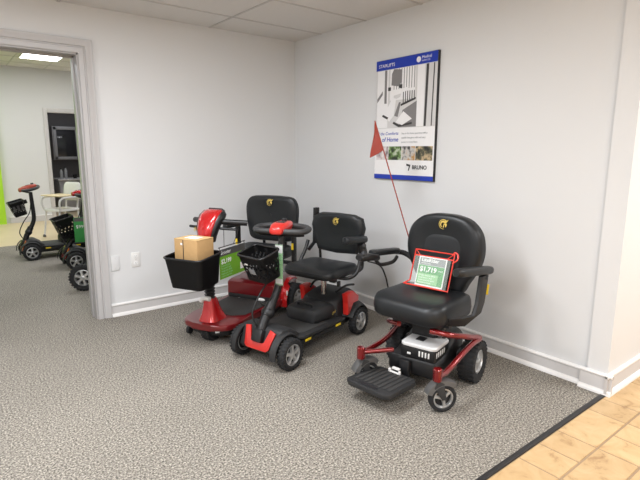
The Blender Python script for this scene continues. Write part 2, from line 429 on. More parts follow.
# black-and-white photograph of a stairlift on its stairs
ph = pbox('picture', .004, PW-.008, .405, PH-.079, M['g1'], 1)
def poly(m, pts, lay):
    b = MB(); b.prism([(PW/2-u, v) for u, v in pts], (-.022-.0006*lay, 0, 0), (0, 1, 0), (0, 0, 1), -.0007)
    return (m, b)
shapes = [
 ('g4', [(.02, .41), (.14, .41), (.14, .855), (.02, .855)]), ('g2', [(.10, .60), (.125, .60), (.125, .855), (.10, .855)]),
 ('g4', [(.16, .62), (.42, .62), (.42, .855), (.16, .855)]),
 ('g4', [(.44, .41), (.51, .41), (.51, .855), (.44, .855)]), ('g3', [(.515, .41), (.535, .41), (.545, .855), (.522, .855)]),
 ('g1', [(.54, .41), (.60, .41), (.60, .855), (.55, .855)]), ('g3', [(.582, .41), (.592, .41), (.600, .855), (.590, .855)]),
 ('g2', [(.02, .61), (.08, .67), (.08, .70), (.02, .64)]),
 ('g2', [(.26, .41), (.44, .41), (.44, .60), (.30, .54)]),
]
for k in range(9): shapes.append(('g2', [(.20+.026*k, .70), (.206+.026*k, .70), (.206+.026*k, .855), (.20+.026*k, .855)]))
for k in range(6): shapes.append(('g3', [(.30+.022*k, .59+.007*k), (.308+.022*k, .59+.007*k), (.308+.022*k, .68), (.30+.022*k, .68)]))
shapes += [('g3', [(.28, .570), (.43, .612), (.43, .628), (.28, .586)]),
 ('g2', [(.175, .735), (.26, .72), (.285, .76), (.28, .845), (.20, .855), (.178, .82)]),        # chair back
 ('g3', [(.14, .695), (.17, .695), (.17, .722), (.14, .722)]), ('g3', [(.255, .712), (.29, .70), (.29, .735), (.262, .735)]),
 ('g4', [(.18, .66), (.34, .68), (.36, .71), (.20, .695)]),                                       # seat
 ('g1', [(.20, .62), (.27, .64), (.28, .665), (.205, .655)]),
 ('g4', [(.11, .52), (.19, .64), (.23, .63), (.21, .50), (.16, .455)]), ('g2', [(.215, .50), (.26, .60), (.28, .60), (.25, .49)]),
 ('g3', [(.08, .50), (.14, .475), (.15, .49), (.09, .515)]), ('g3', [(.20, .44), (.26, .412), (.40, .43), (.40, .445), (.27, .43), (.21, .455)]),
 ('g4', [(.23, .45), (.30, .425), (.40, .47), (.31, .53)])]
for i, (m, pts) in enumerate(shapes):
    mm, b = poly(m, pts, 2+i*.12); b.build('photo_shape', M[m], ph)
text('headline', 'Feel the Comforts', .036, M['blue'], po, pt(.262, .352), align='RIGHT', shear=.2); text('headline', 'of Home', .050, M['blue'], po, pt(.262, .300), align='RIGHT', shear=.2, bold=.0006)
for k, (l, w) in enumerate(((.355, .27), (.322, .29), (.289, .24))):
    lines = ['Stay in the home you love with a', 'stairlift that gives safe and easy', 'access to every floor.']
    text('body_text', lines[k], .0195, M['greyprint'], po, pt(.295, l))
for k, (u0, u1, m) in enumerate(((.02, .155, 'pic_a'), (.16, .30, 'pic_b'), (.305, .44, 'pic_c'), (.445, .61, 'pic_d'))):
    sp = pbox('small_photo', u0, u1, .155, .262, M[m], 1)
text('brand_text', 'BRUNO', .042, M['black'], po, pt(.415, .088), bold=.0012)
MB().prism([(PW/2-.375, .075), (PW/2-.385, .075), (PW/2-.40, .120), (PW/2-.355, .128), (PW/2-.36, .112), (PW/2-.385, .108)], (-.0232, 0, 0), (0, 1, 0), (0, 0, 1), -.0007).build('brand_mark', M['black'], po)

# ------------------------------------------------------------------ shared vehicle parts
def wheel(parent, c, R, w, side, name='wheel', rimm='alloy', rr=.60, spokes=5, tread=True):
    """tyre with tread, axis along local y; side = +1 when the outer face looks to +y"""
    b = MB(); h = w/2; x, y, z = c
    b.lathe([(R*rr, -h*.8), (R*.80, -h), (R*.93, -h*.92), (R*.985, -h*.6), (R, -h*.25), (R, h*.25), (R*.985, h*.6), (R*.93, h*.92), (R*.80, h), (R*rr, h*.8)], c, 'y', 40, cap=False)
    nb = 26
    for k in range(nb if tread else 0):
        a = 2*PI*k/nb
        for s_ in (-1, 1):
            aa = a+(PI/nb if s_ > 0 else 0)
            b.box((x+R*.985*math.cos(aa), y+s_*h*.55, z+R*.985*math.sin(aa)), (.010, h*.75, R*.13), .0015, (0, -aa, 0), 1)
    t = b.build(name, M['rubber'], parent)
    o = side*h
    r = MB(); ri = R*rr
    r.lathe([(ri+.002, -h*.7), (ri+.003, h*.7), (ri-.006, h*.78), (ri-.010, h*.5), (ri-.010, -h*.5)], c, 'y', 36, cap=False)
    r.lathe([(ri*.26, o*.2), (ri*.26, o*.72), (ri*.20, o*.82), (.001, o*.84)], c, 'y', 20)
    for k in range(spokes):
        a = 2*PI*k/spokes+.3
        p0 = V((math.cos(a), 0, math.sin(a))); q = V((-math.sin(a), 0, math.cos(a)))
        C0 = V(c)
        ring = lambda rad, wd, y0, y1: [C0+p0*rad+q*wd+V((0, y0, 0)), C0+p0*rad-q*wd+V((0, y0, 0)), C0+p0*rad-q*wd*.8+V((0, y1, 0)), C0+p0*rad+q*wd*.8+V((0, y1, 0))]
        r.rings([ring(ri*.2, ri*.17, o*.2, o*.78), ring(ri*.6, ri*.15, o*.2, o*.70), ring(ri-.004, ri*.24, o*.2, o*.62)])
    ro = r.build('rim', M[rimm], t)
    MB().lathe([(ri-.006, o*.02), (.002, o*.03), (.002, o*.0)], c, 'y', 24).build('hub_disc', M['plastic'], t)
    return t

def emblem(parent, o, u, v, s):
    """gold crest: open ring with a sweeping plume"""
    b = MB()
    def arc(r0, r1, a0, a1, n=16):
        A = [a0+(a1-a0)*i/n for i in range(n+1)]
        return [(r1*math.cos(a), r1*math.sin(a)) for a in A]+[(r0*math.cos(a), r0*math.sin(a)) for a in A[::-1]]
    rad = math.radians
    def band(a0, a1, f0, f1, cx=0, cy=0, n=14):
        for i in range(n):
            t0, t1 = i/n, (i+1)/n; A0, A1 = a0+(a1-a0)*t0, a0+(a1-a0)*t1
            q = [(cx+f1(t0)*math.cos(A0), cy+f1(t0)*math.sin(A0)), (cx+f1(t1)*math.cos(A1), cy+f1(t1)*math.sin(A1)), (cx+f0(t1)*math.cos(A1), cy+f0(t1)*math.sin(A1)), (cx+f0(t0)*math.cos(A0), cy+f0(t0)*math.sin(A0))]
            b.prism([(x*s, y*s) for x, y in q], o, u, v, .0012)
    band(rad(55), rad(285), lambda t: .84+.10*t, lambda t: 1.0)
    band(rad(55), rad(235), lambda t: .30+.30*t, lambda t: .74, .02, 0)
    b.prism([(x*s, y*s) for x, y in [(.0, .66), (.5, .70), (1.10, .95), (.78, .48), (.42, .18), (.10, .28)]], o, u, v, .0012)
    b.prism([(x*s, y*s) for x, y in [(.12, .14), (.66, .22), (.80, -.10), (.52, -.66), (.40, -.20), (.20, -.05), (.10, -.70), (-.10, -.60)]], o, u, v, .0012)
    return b.build('emblem', M['gold'], parent)

def cushion(name, parent, w, d, h, r, o, m, mtx=None, waterfall=.0, dish=.012):
    out = rrect(w, d, r, 8)
    def dsh(x, y, hh):
        k = max(0., hh-h*.55)/(h*.45)
        return k*(-dish*max(0, 1-(2*y/w)**2*0-(2*x/w)**2)) - waterfall*k*max(0., (y-d*.25)/(d*.25))**2
    b = MB(mtx)
    # outline x = left-right, y = forward  -> local: u = +y axis negative, v = +x axis
    prof = [(.05, .0), (.012, .004), (.002, .016), (-.004, h*.40), (.0, h*.70), (.010, h*.88), (.028, h*.97), (.055, h), (.09, h*1.0), (.13, h), (.17, h)]
    b.puff(out, prof, o, (0, -1, 0), (1, 0, 0), dsh)
    return b.build(name, m, parent)

def backrest(parent, outline, o, tilt, th, m, mtx=None, dish=.018, name='backrest'):
    """outline: (y, z) in the plane facing forward (+x), leaning back by tilt"""
    b = MB(mtx); u = V((0, 1, 0)); v = V((-math.sin(tilt), 0, math.cos(tilt)))
    zs = [p[1] for p in outline]; ys = [abs(p[0]) for p in outline]; W = max(ys); zc = (max(zs)+min(zs))/2
    def dsh(x, y, hh):
        k = max(0., (hh-th*.6)/(th*.4)); return -k*dish*max(0, 1-(x/(W*.8))**2)*max(0., 1-((y-zc)/(max(zs)-zc))**2)
    prof = [(.03, 0), (.006, .004), (-.001, .014), (0, th*.55), (.005, th*.80), (.016, th*.93), (.035, th), (.06, th), (.09, th*.98), (.12, th*.97), (.15, th*.97), (.165, th*.97)]
    b.puff(outline, prof, o, u, v, dsh)
    return b.build(name, m, parent), V(o), u, v, u.cross(v)

def outl(pts, n=6, closed=True): return [(p.x, p.y) for p in smooth_path([(a, c, 0) for a, c in pts], n, True)]

def basket(parent, o, yaw, pitch, w, d, h, taper, holes, name='basket', r=.03, m='plastic'):
    """tapered open basket; o = centre of the rim"""
    mx = Matrix.Translation(o) @ Matrix.Rotation(yaw, 4, 'Z') @ Matrix.Rotation(pitch, 4, 'Y')
    base_ = rrect(d, w, r, 6)
    # resample evenly
    per = [V((*p, 0)) for p in base_]; seg = [(per[(i+1) % len(per)]-per[i]).length for i in range(len(per))]; L = sum(seg); N = 64
    pts = []
    for k in range(N):
        t = L*k/N; i = 0
        while t > seg[i]: t -= seg[i]; i += 1
        pts.append(per[i].lerp(per[(i+1) % len(per)], t/seg[i] if seg[i] else 0))
    bm = bmesh.new(); lv = 12; R = []
    for j in range(lv+1):
        t = j/lv; k = 1-taper*(1-t)
        R.append([bm.verts.new((p.x*k, p.y*k, -h*(1-t))) for p in pts])
    for j in range(lv):
        for i in range(N):
            if holes and 2 <= j <= 8 and j not in (5,) and (i+j) % 3 == 0: continue
            bm.faces.new([R[j][i], R[j][(i+1) % N], R[j+1][(i+1) % N], R[j+1][i]])
    bm.faces.new(R[0][::-1])
    bmesh.ops.solidify(bm, geom=list(bm.faces), thickness=.004)
    b = MB(mx); b.merge(bm)
    b.tube([(p.x*1.01, p.y*1.01, 0) for p in pts], .0075, 8, True)
    return b.build(name, M[m], parent, ang=50), mx

def strip_label(parent, mx, o, u, v, w, h, m, name='label', t=.001):
    return MB(mx).prism([(-w/2, -h/2), (w/2, -h/2), (w/2, h/2), (-w/2, h/2)], o, u, v, t).build(name, M[m], parent)

def rail(parent, name, pts, r, m, n=6, seg=10, mtx=None):
    return MB(mtx).tube(smooth_path(pts, n), r, seg).build(name, M[m], parent)

def armpad(parent, a, b_, w, h, m='vinyl', mtx=None, name='armrest_pad'):
    a, b_ = V(a), V(b_); d = (b_-a); L = d.length; d.normalize(); sd = V((0, 0, 1)).cross(d).normalized(); up = d.cross(sd)
    R = []
    for t, k in ((0, .55), (.03, .85), (.10, 1), (.5, .96), (.88, 1), (.97, .85), (1, .5)):
        R.append([a+d*L*t+sd*x*k+up*y*(.6+.4*k) for x, y in rrect(w, h, h*.45, 4)])
    return MB(mtx).rings(R).build(name, M[m], parent)

# ------------------------------------------------------------------ travel scooter (four small wheels)
def travel_scooter(name, label, loc, rz, accent='redpan', turn=math.radians(14), seat=True, group=None, marks=False, tiller=True, lean=0., bpos=(.420, -.036, .737), bsize=(.24, .17, .185)):
    t = thing(name, label, 'mobility scooter', loc, rz, group)
    for sx, tr in ((.40, .212), (-.40, .220)):
        for s in (1, -1): wheel(t, (sx, s*tr, .10), .10, .062, s, rr=.70)
    # chassis pan and axles
    b = MB(); b.box((.02, 0, .105), (.80, .30, .05), .015); b.tube([(.40, -.19, .10), (.40, .19, .10)], .014); b.tube([(-.40, -.19, .10), (-.40, .19, .10)], .016)
    b.build('chassis', M['plastic'], t)
    # front cover
    prof = [(.22, .09), (.465, .085), (.487, .11), (.44, .235), (.41, .252), (.33, .245), (.24, .185)]
    fc = MB().prism([(x, z) for x, z in prof], (0, .165, 0), (1, 0, 0), (0, 0, 1), .33, .018).build('front_cover', M['matte'], t)
    for s in (1, -1):                                   # wheel arches
        R = []
        for k in range(13):
            a = math.radians(-8+ 150*k/12); rr = .128
            c = V((.40+rr*math.cos(a), s*.185, .10+rr*math.sin(a)))
            n = V((math.cos(a), 0, math.sin(a)))
            R.append([c+V((0, s*y, 0))+n*zz for y, zz in ((-.035, -.004), (.004, -.010), (.008, -.005), (.002, .002), (-.035, .006))])
        MB().rings(R).build('fender', M['matte'], t)
    # V shaped red nose panel lying on the sloped nose
    vv = V((-.047, 0, .125)).normalized()
    poly_ = [(-.128, .135), (-.105, .012), (-.085, -.004), (.085, -.004), (.105, .012), (.135, .125), (.085, .140), (.060, .052), (.045, .040), (-.045, .040), (-.060, .052), (-.083, .142)]
    MB().prism(poly_, (.489, 0, .112), (0, 1, 0), vv, .009, .003).build('nose_panel', M[accent], fc)
    MB().box((.462, 0, .195), (.06, .085, .085), .012, (0, -.36, 0)).build('tiller_socket', M['plastic'], fc)
    # deck
    dk = MB().prism([(.30, -.13), (.30, .13), (.24, .205), (-.24, .21), (-.24, -.21), (.24, -.205)], (0, 0, .145), (1, 0, 0), (0, 1, 0), .025, .008).build('deck', M['matte'], t)
    MB().prism([(.26, -.10), (.26, .10), (.20, .165), (-.06, .17), (-.06, -.17), (.20, -.165)], (0, 0, .1705), (1, 0, 0), (0, 1, 0), .003, .001).build('deck_mat', M['deckm'], dk)
    b = MB().mat(M['silver']); b.box((.245, .03, .1735), (.012, .13, .003), .001); b.build('deck_badge', None, dk)
    MB().box((0, 0, .125), (.50, .40, .03), .01).build('deck_skirt', M['plastic'], dk)
    for s in (1, -1):
        for x in (.215, -.138): MB().box((x, s*.213, .140), (.06, .003, .016), .001).build('reflector', M['yellow'], dk)
    # battery box
    bb = MB()
    bb.rings([[(x, y, z) for y, z in [(q[0], .218+q[1]) for q in rrect(w, h, r, 5)]] for x, w, h, r in ((.045, .20, .07, .03), (.035, .26, .095, .035), (.0, .29, .108, .04), (-.17, .30, .115, .04), (-.20, .28, .10, .04))])
    bo = bb.build('battery_box', M['matte'], t)
    MB().tube(smooth_path([(-.02, -.06, .265), (-.015, -.05, .292), (-.015, .05, .292), (-.02, .06, .265)], 5), .009, 8).build('carry_handle', M['plastic'], bo)
    text('battery_badge', 'golden', .032, M['gold'], bo, basis((-.15, .1515, .205), (-1, 0, 0), (0, 0, 1)), shear=.3)
    # rear body
    rb = MB()
    rb.rings([[(x, y, z) for y, z in [(q[0], zc+q[1]) for q in rrect(w, h, r, 5)]] for x, w, h, r, zc in ((-.17, .26, .12, .04, .22), (-.20, .32, .17, .05, .215), (-.30, .33, .20, .06, .225), (-.42, .33, .20, .06, .235), (-.50, .28, .13, .05, .23), (-.515, .22, .08, .03, .22))])
    rb.build('rear_body', M['matte'], t)
    for s in (1, -1):
        R = []
        for k in range(14):
            a = math.radians(25+135*k/13); rr = .135
            c = V((-.40+rr*math.cos(a), s*.19, .10+rr*math.sin(a))); n = V((math.cos(a), 0, math.sin(a)))
            R.append([c+V((0, s*y, 0))+n*zz for y, zz in ((-.05, .03), (.03, .0), (.048, -.012), (.045, -.018), (-.05, -.012))])
        MB().rings(R).build('fender', M['matte'], t)
        MB().prism([(-.225, .345), (-.315, .355), (-.40, .30), (-.395, .255), (-.315, .27), (-.275, .19), (-.245, .18), (-.255, .27)], (0, s*.178, 0), (1, 0, 0), (0, 0, 1), -s*.045, .008).build('side_panel', M[accent], t)
        rail(t, 'grab_bar', [(-.24, s*.12, .345), (-.34, s*.14, .375), (-.48, s*.12, .35)], .009, 'plastic')
    if tiller: scooter_tiller(t, turn, accent, marks, lean, bpos, bsize)
    if seat:
        seat_unit(t, -.25, .470, .45, .42, .078, [(-.18, .60), (0, .588), (.18, .60), (.215, .68), (.246, .80), (.225, .875), (.15, .900), (0, .905), (-.15, .900), (-.225, .875), (-.246, .80), (-.215, .68)], -.485, .062, -.02, raised=True, fy=.20)
    return t

def seat_unit(t, sx, z0, w, d, h, back, bx, th, oy=0., raised=False, post0=.30, fy=.12):
    mt = Matrix.Translation((0, oy, 0))
    MB().lathe([(.022, post0-.06), (.022, z0-.02)], (sx, 0, 0), 'z', 20).build('seat_post', M['chrome'], t)
    b = MB(mt); b.box((sx, 0, z0-.012), (.22, .24, .024), .006); b.tube([(sx+.02, -.17, z0-.01), (sx+.02, .17, z0-.01)], .011)
    b.box((sx+.05, .14, z0-.03), (.04, .05, .025), .006); b.box((sx+.05, .19, z0-.045), (.03, .02, .04), .006)
    b.build('seat_plate', M['plastic'], t)
    cushion('seat_cushion', t, w, d, h, .085, (sx+.01, 0, z0), M['vinyl'], mt, .025)
    k, o, u, v, n = backrest(t, back, (bx, 0, 0), .0, th, M['vinyl'], mt)
    zt = max(p[1] for p in back)
    emblem(k, (bx+th*.985, oy+.005, zt-.062), (0, 1, 0), (0, 0, 1), .028)
    zb = min(p[1] for p in back)
    b = MB(mt)
    for s in (1, -1): b.tube(smooth_path([(sx-.10, s*fy*.9, z0), (bx-.01, s*fy, z0+.01), (bx-.012, s*fy, zb+.02), (bx-.012, s*fy*.9, zb+.2)], 5), .011)
    b.build('back_frame', M['plastic'], t)
    # near arm down, far arm folded up
    zp = z0+.263
    for s in (1, -1):
        y = s*(w/2+.035)
        br = MB(mt).tube(smooth_path([(sx+.02, s*.15, z0-.01), (sx-.02, s*(w/2), z0-.012), (sx-.07, y+s*.01, z0+.03), (sx-.13, y, z0+.13), (bx+.07, y, z0+.20)], 6), .014, 10).build('armrest_bracket', M['plastic'], t)
        if s < 0 and raised:
            a = MB(mt).rings([[(bx-.03+.07*q+xx, y+.06*q+yy, zp-.10+.30*q) for xx, yy in rrect(.05, .038, .014, 4)] for q in (0, .06, .5, .94, 1)]).build('armrest', M['matte'], t)
            MB(mt).tube([(bx+.06, y, z0+.12), (bx-.03, y, zp-.08)], .014).build('armrest_hinge', M['plastic'], a)
        else:
            a = MB(mt).tube(smooth_path([(bx+.06, y, z0+.10), (bx+.07, y, zp-.10), (bx+.10, y, zp-.03)], 5), [.032, .027], 12, flat=1.3).build('armrest', M['matte'], t)
            armpad(a, (bx+.04, y, zp-.005), (bx+.29, y-s*.02, zp+.015), .066, .055, mtx=mt)

def scooter_tiller(t, turn, accent, marks, lean, bpos, bsize):
    # tiller
    sx = Matrix.Translation((.45, 0, .24)) @ Matrix.Rotation(lean, 4, 'Y') @ Matrix.Translation((-.45, 0, -.24))
    tl = MB(sx); tl.tube([(.452, 0, .20), (.41, 0, .285), (.375, 0, .33)], [.034, .032, .030], 14); tl.tube([(.39, 0, .31), (.335, 0, .38)], [.038, .034], 14)
    tl.tube(smooth_path([(.345, 0, .365), (.300, 0, .425), (.268, 0, .50), (.245, 0, .66), (.225, 0, .82)], 4), [.027, .022], 14); tl.sphere((.375, 0, .325), .042, (1, 1.15, 1))
    tl.build('tiller', M['plastic'], t)
    rail(t, 'cable', [(.44, -.02, .22), (.47, -.05, .33), (.40, -.045, .45), (.30, -.03, .56), (.262, -.024, .66)], .006, 'plastic', mtx=sx)
    rail(t, 'tiller_lever', [(.36, -.02, .36), (.35, -.07, .36), (.34, -.10, .365)], .008, 'plastic', mtx=sx)
    hm = sx @ Matrix.Translation((.225, 0, .862)) @ Matrix.Rotation(turn*1.4, 4, 'Z') @ Matrix.Rotation(math.radians(1), 4, 'Y')
    hb = MB(hm); hb.tube(smooth_path([(.080, -.09, 0), (.080, .09, 0), (.055, .165, .0), (-.03, .178, .005), (-.085, .11, .01), (-.10, 0, .012), (-.085, -.11, .01), (-.03, -.178, .005), (.055, -.165, 0)], 5, True), .0195, 10, True)
    hbo = hb.build('handlebar', M['grey'], t)
    MB(hm).tube(smooth_path([(.02, -.16, -.03), (.05, -.10, -.03), (.05, .10, -.03), (.02, .16, -.03)], 4), .008, 8).build('throttle_lever', M['plastic'], t)
    hd = MB(hm)
    hd.rings([[(x, y, z) for y, z in [(q[0], zc+q[1]) for q in rrect(w, h, r, 5)]] for x, w, h, r, zc in ((.125, .05, .03, .014, .005), (.115, .085, .05, .022, .008), (.06, .12, .07, .03, .014), (-.02, .125, .065, .03, .020), (-.075, .10, .05, .022, .024), (-.09, .06, .03, .014, .024))])
    h = hd.build('control_head', M[accent], t)
    MB(hm).lathe([(.014, .048), (.018, .05), (.017, .066), (.012, .068)], (-.045, 0, 0), 'z', 16).build('speed_knob', M['black'], h)
    MB(hm).box((.01, 0, .052), (.05, .06, .004), .002).build('display', M['grey'], h)
    # basket on the tiller front
    bk, bmx = basket(t, sx @ V(bpos), -turn*.4, math.radians(16), *bsize, .20, True)
    strip_label(bk, bmx, (.081, .0, -.105), (0, 1, 0), (.2, 0, 1), .055, .042, 'greyprint', 'label')
    strip_label(bk, bmx, (.087, -.035, -.055), (0, 1, 0), (.2, 0, 1), .026, .012, 'paper', 'label')
    MB(bmx).lathe([(.001, .002), (.012, .002), (.012, .0), (.001, 0)], (-.078, .055, -.04), 'x', 16).build('hang_tag', M['paper'], bk)
    MB(bmx).box((-.105, -.022, -.04), (.05, .032, .05), .006).build('basket_bracket', M['plastic'], t)
    if marks:
        for k in (-1, 0, 1):
            for s in (1, -1):
                strip_label(bk, bmx, (.045*k, s*.113, -.08), (-s, 0, 0), (0, s*.25, 1), .024, .075, 'silver', 'side_mark')

RB = math.radians(195.3)
scB = travel_scooter('mobility_scooter', 'small red and black travel scooter with chrome seat post, in the middle of the row', (-.95, -1.435, 0), RB)

# ------------------------------------------------------------------ three wheeled red scooter
def red_scooter(name, label, loc, rz, seat=True, bask=True, group=None, bz=.69, holes=False, bx_=.70):
    t = thing(name, label, 'mobility scooter', loc, rz, group)
    wheel(t, (.45, 0, .10), .10, .075, 1)
    for s in (1, -1):
        wheel(t, (-.375, s*.265, .125), .125, .085, s)
        MB().lathe([(.012, -.016), (.030, -.012), (.030, .012), (.012, .016)], (.44, s*.215, .036), 'y', 18).build('anti_tip_wheel', M['rubber'], t)
        MB().tube([(.44, s*.215, .036), (.42, s*.19, .11)], .008, 8).build('anti_tip_bracket', M['plastic'], t)
    # platform with rounded nose, red edge band
    half = [(.58, 0), (.575, .08), (.56, .15), (.525, .195), (.46, .222), (.38, .23), (.25, .225), (.05, .235), (-.12, .245), (-.5, .245)]
    outline = half + [(x, -y) for x, y in half[::-1] if y > 0]
    outline = [(x, y) for x, y in outline]
    pf = MB().prism(outline, (0, 0, .112), (1, 0, 0), (0, 1, 0), .045, .014).build('platform', M['darkred'], t)
    MB().prism([(x*.90, y*.84) for x, y in outline], (0, 0, .06), (1, 0, 0), (0, 1, 0), .056, .006).build('underbody', M['plastic'], pf)
    mt_ = [(.34, -.10), (.34, .10), (.28, .185), (.05, .20), (-.10, .205), (-.10, -.205), (.05, -.20), (.28, -.185)]
    MB().prism(mt_, (0, 0, .1555), (1, 0, 0), (0, 1, 0), .006, .002).build('deck_mat', M['deckm'], pf)
    MB().box((.30, .235, .085), (.045, .02, .03), .004).build('reflector', M['white'], pf)
    MB().box((.545, .115, .105), (.012, .03, .018), .003, (0, 0, .7)).build('reflector', M['white'], pf)
    # red boot over the steering fork
    R = []
    for z, lx, ly, cx in ((.15, .21, .165, .435), (.17, .19, .15, .437), (.21, .145, .12, .443), (.255, .115, .10, .45), (.30, .095, .085, .455), (.325, .075, .07, .458)):
        R.append([(cx+a, b_, z) for a, b_ in rrect(lx, ly, min(lx, ly)*.35, 5)])
    bt = MB().rings(R).build('steering_cover', M['red'], t)
    b = MB(); prof = [(.036, .315)]
    for k in range(7): prof += [(.040, .325+.022*k), (.031, .335+.022*k)]
    prof += [(.034, .48)]
    b.lathe(prof, (.462, 0, 0), 'z', 24); b.build('bellows', M['plastic'], t)
    MB().tube(smooth_path([(.50, -.05, .30), (.505, -.02, .325), (.505, .03, .325)], 4), .017, 10).build('tilt_lever', M['white'], t)
    MB().tube([(.462, 0, .44), (.47, 0, .78)], [.034, .040], 16).build('tiller', M['plastic'], t)
    # console head: red curved shell with black surround
    def shell(off, wd, m, name_, par):
        path = [(.522, .735), (.522, .78), (.512, .83), (.488, .885), (.452, .93), (.405, .958), (.36, .962)]
        inner = [(.435, .735), (.43, .78), (.415, .83), (.39, .87), (.36, .90), (.34, .92), (.335, .93)]
        R = []
        ws = [.090, .112, .135, .152, .162, .155, .12]
        for (x, z), (xi, zi), w_ in zip(path, inner, ws):
            w_ = w_*wd; hw = w_/2
            n = V((x-xi, 0, z-zi)).normalized()*off
            X, Z = x+n.x, z+n.z
            R.append([(xi, -hw*.85, zi), (xi+(X-xi)*.6, -hw, zi+(Z-zi)*.6), (xi+(X-xi)*.88, -hw*.92, zi+(Z-zi)*.88), (X, -hw*.55, Z), (X, hw*.55, Z), (xi+(X-xi)*.88, hw*.92, zi+(Z-zi)*.88), (xi+(X-xi)*.6, hw, zi+(Z-zi)*.6), (xi, hw*.85, zi)])
        return MB().rings(R).build(name_, m, par, ang=60)
    hd = shell(-.016, 1.24, M['plastic'], 'console', t)
    sh = shell(.0, 1.0, M['red'], 'console_shell', t)
    emblem(hd, (.478, -.094, .82), (-1, 0, -.3), (-.3, 0, 1), .017)
    MB().box((.345, 0, .945), (.05, .12, .03), .008, (0, -.5, 0)).build('dashboard', M['grey'], hd)
    for s in (1, -1):
        rail(t, 'handlebar', [(.40, s*.05, .875), (.375, s*.10, .872), (.345, s*.15, .868), (.30, s*.23, .862)], .0205, 'plastic', seg=12)
        rail(t, 'throttle_lever', [(.43, s*.06, .835), (.42, s*.11, .83), (.40, s*.20, .828)], .010, 'plastic', seg=8)
    if bask:
        bk, bmx = basket(t, V((bx_, .052, bz)), 0, math.radians(5 if not holes else 12), .30, .25 if not holes else .21, .21, .16, holes, r=.035)
        MB().box((.535, 0, .60), (.09, .11, .09), .01).build('basket_bracket', M['plastic'], t)
    # rear body
    b = MB()
    b.rings([[(x, y, z) for y, z in [(q[0], zc+q[1]) for q in rrect(w, hh, r, 5)]] for x, w, hh, r, zc in ((-.085, .44, .15, .02, .215), (-.095, .46, .165, .025, .215), (-.14, .46, .18, .03, .22), (-.42, .42, .20, .05, .225), (-.56, .38, .16, .05, .22), (-.60, .30, .10, .04, .21))])
    rb = b.build('rear_body', M['darkred'], t)
    MB().box((-.078, 0, .165), (.012, .42, .055), .004).build('kick_plate', M['plastic'], rb)
    MB().sphere((-.062, .115, .172), .022, (.6, 1.7, .62)).build('release_grip', M['white'], rb)
    MB().box((-.068, -.10, .155), (.008, .02, .014), .002).build('reflector', M['white'], rb)
    for s in (1, -1):
        R = []
        for k in range(16):
            a = math.radians(-12+130*k/15); rr = .150
            c = V((-.375+rr*math.cos(a)*1.15, s*.245, .125+rr*math.sin(a)*1.12)); n = V((math.cos(a), 0, math.sin(a)))
            R.append([c+V((0, s*y, 0))+n*zz for y, zz in ((-.055, .012), (-.02, .014), (.036 if k < 8 else .004, .006), (.036 if k < 8 else .004, -.004), (-.055, -.004))])
        MB().rings(R).build('fender', M['red'], t)
        MB().sphere((-.19, s*.290, .215), .016, (.5, .4, 1.4)).build('reflector', M['white'], t)
    if seat:
        s0 = -.28
        MB().lathe([(.026, .26), (.026, .46)], (s0, 0, 0), 'z', 20).build('seat_post', M['plastic'], t)
        MB().box((s0, 0, .46), (.26, .28, .03), .008).build('seat_plate', M['plastic'], t)
        cushion('seat_cushion', t, .46, .44, .105, .085, (s0+.03, 0, .475), M['vinyl'], None, .025)
        out = [(-.19, .60), (0, .59), (.19, .60), (.235, .68), (.256, .84), (.245, .93), (.20, .978), (.10, .990), (0, .992), (-.10, .990), (-.20, .978), (-.245, .93), (-.256, .84), (-.235, .68)]
        k, o, u, v, n = backrest(t, outl(out, 5), (-.50, 0, 0), 0, .07, M['vinyl'])
        emblem(k, (-.50+.069, -.0, .935), (0, 1, 0), (0, 0, 1), .030)
        b = MB()
        for s in (1, -1): b.tube(smooth_path([(s0-.1, s*.1, .46), (-.50, s*.11, .47), (-.512, s*.11, .6), (-.512, s*.11, .8)], 5), .013)
        b.tube([(s0, -.28, .455), (s0, .28, .455)], .016); b.build('back_frame', M['plastic'], t)
        for s in (1, -1):
            ap = MB().rings([[(-.345+xx, s*.278+yy, z) for xx, yy in rrect(.055, .03, .01, 4)] for z in (.45, .46, .60, .70, .715)]).build('armrest', M['plastic'], t)
            MB().box((-.315, s*.278, .585), (.004, .020, .055), .001).build('sticker', M['yellow'], ap)
            armpad(ap, (-.46, s*.278, .735), (-.14, s*.278, .745), .06, .038)
    return t
RA = math.radians(208)
scA = red_scooter('mobility_scooter', 'glossy red three wheeled scooter with a cardboard box in its front basket', (-1.05, -.76, 0), RA)
def onA(p): return Matrix.Translation((-1.05, -.76, 0)) @ Matrix.Rotation(RA, 4, 'Z') @ V(p)

# ------------------------------------------------------------------ cardboard box in the basket
wp = onA((.689, .058, .522))
cb = thing('cardboard_box', 'small brown cardboard box with a white label, sitting in the black scooter basket', 'box', wp, RA+math.radians(-5))
MB().mat(M['card']).box((0, 0, .14), (.160, .200, .28), .004).build('carton', None, cb)
b = MB()
for s in (-1, 1): b.box((s*.0400, 0, .2815), (.079, .201, .003), .001)
b.build('top_flap', M['cardtop'], cb)
MB().box((0.0, .0, .2837), (.075, .10, .0008)).build('shipping_label', M['paper'], cb)
MB().box((.0, .0, .2843), (.010, .06, .0005)).build('label_print', M['greyprint'], cb)
MB().box((.0808, -.02, .14), (.0012, .006, .275)).build('seam', M['black'], cb)
MB().box((.0811, -.035, .25), (.0012, .016, .014)).build('tape_patch', M['paper'], cb)

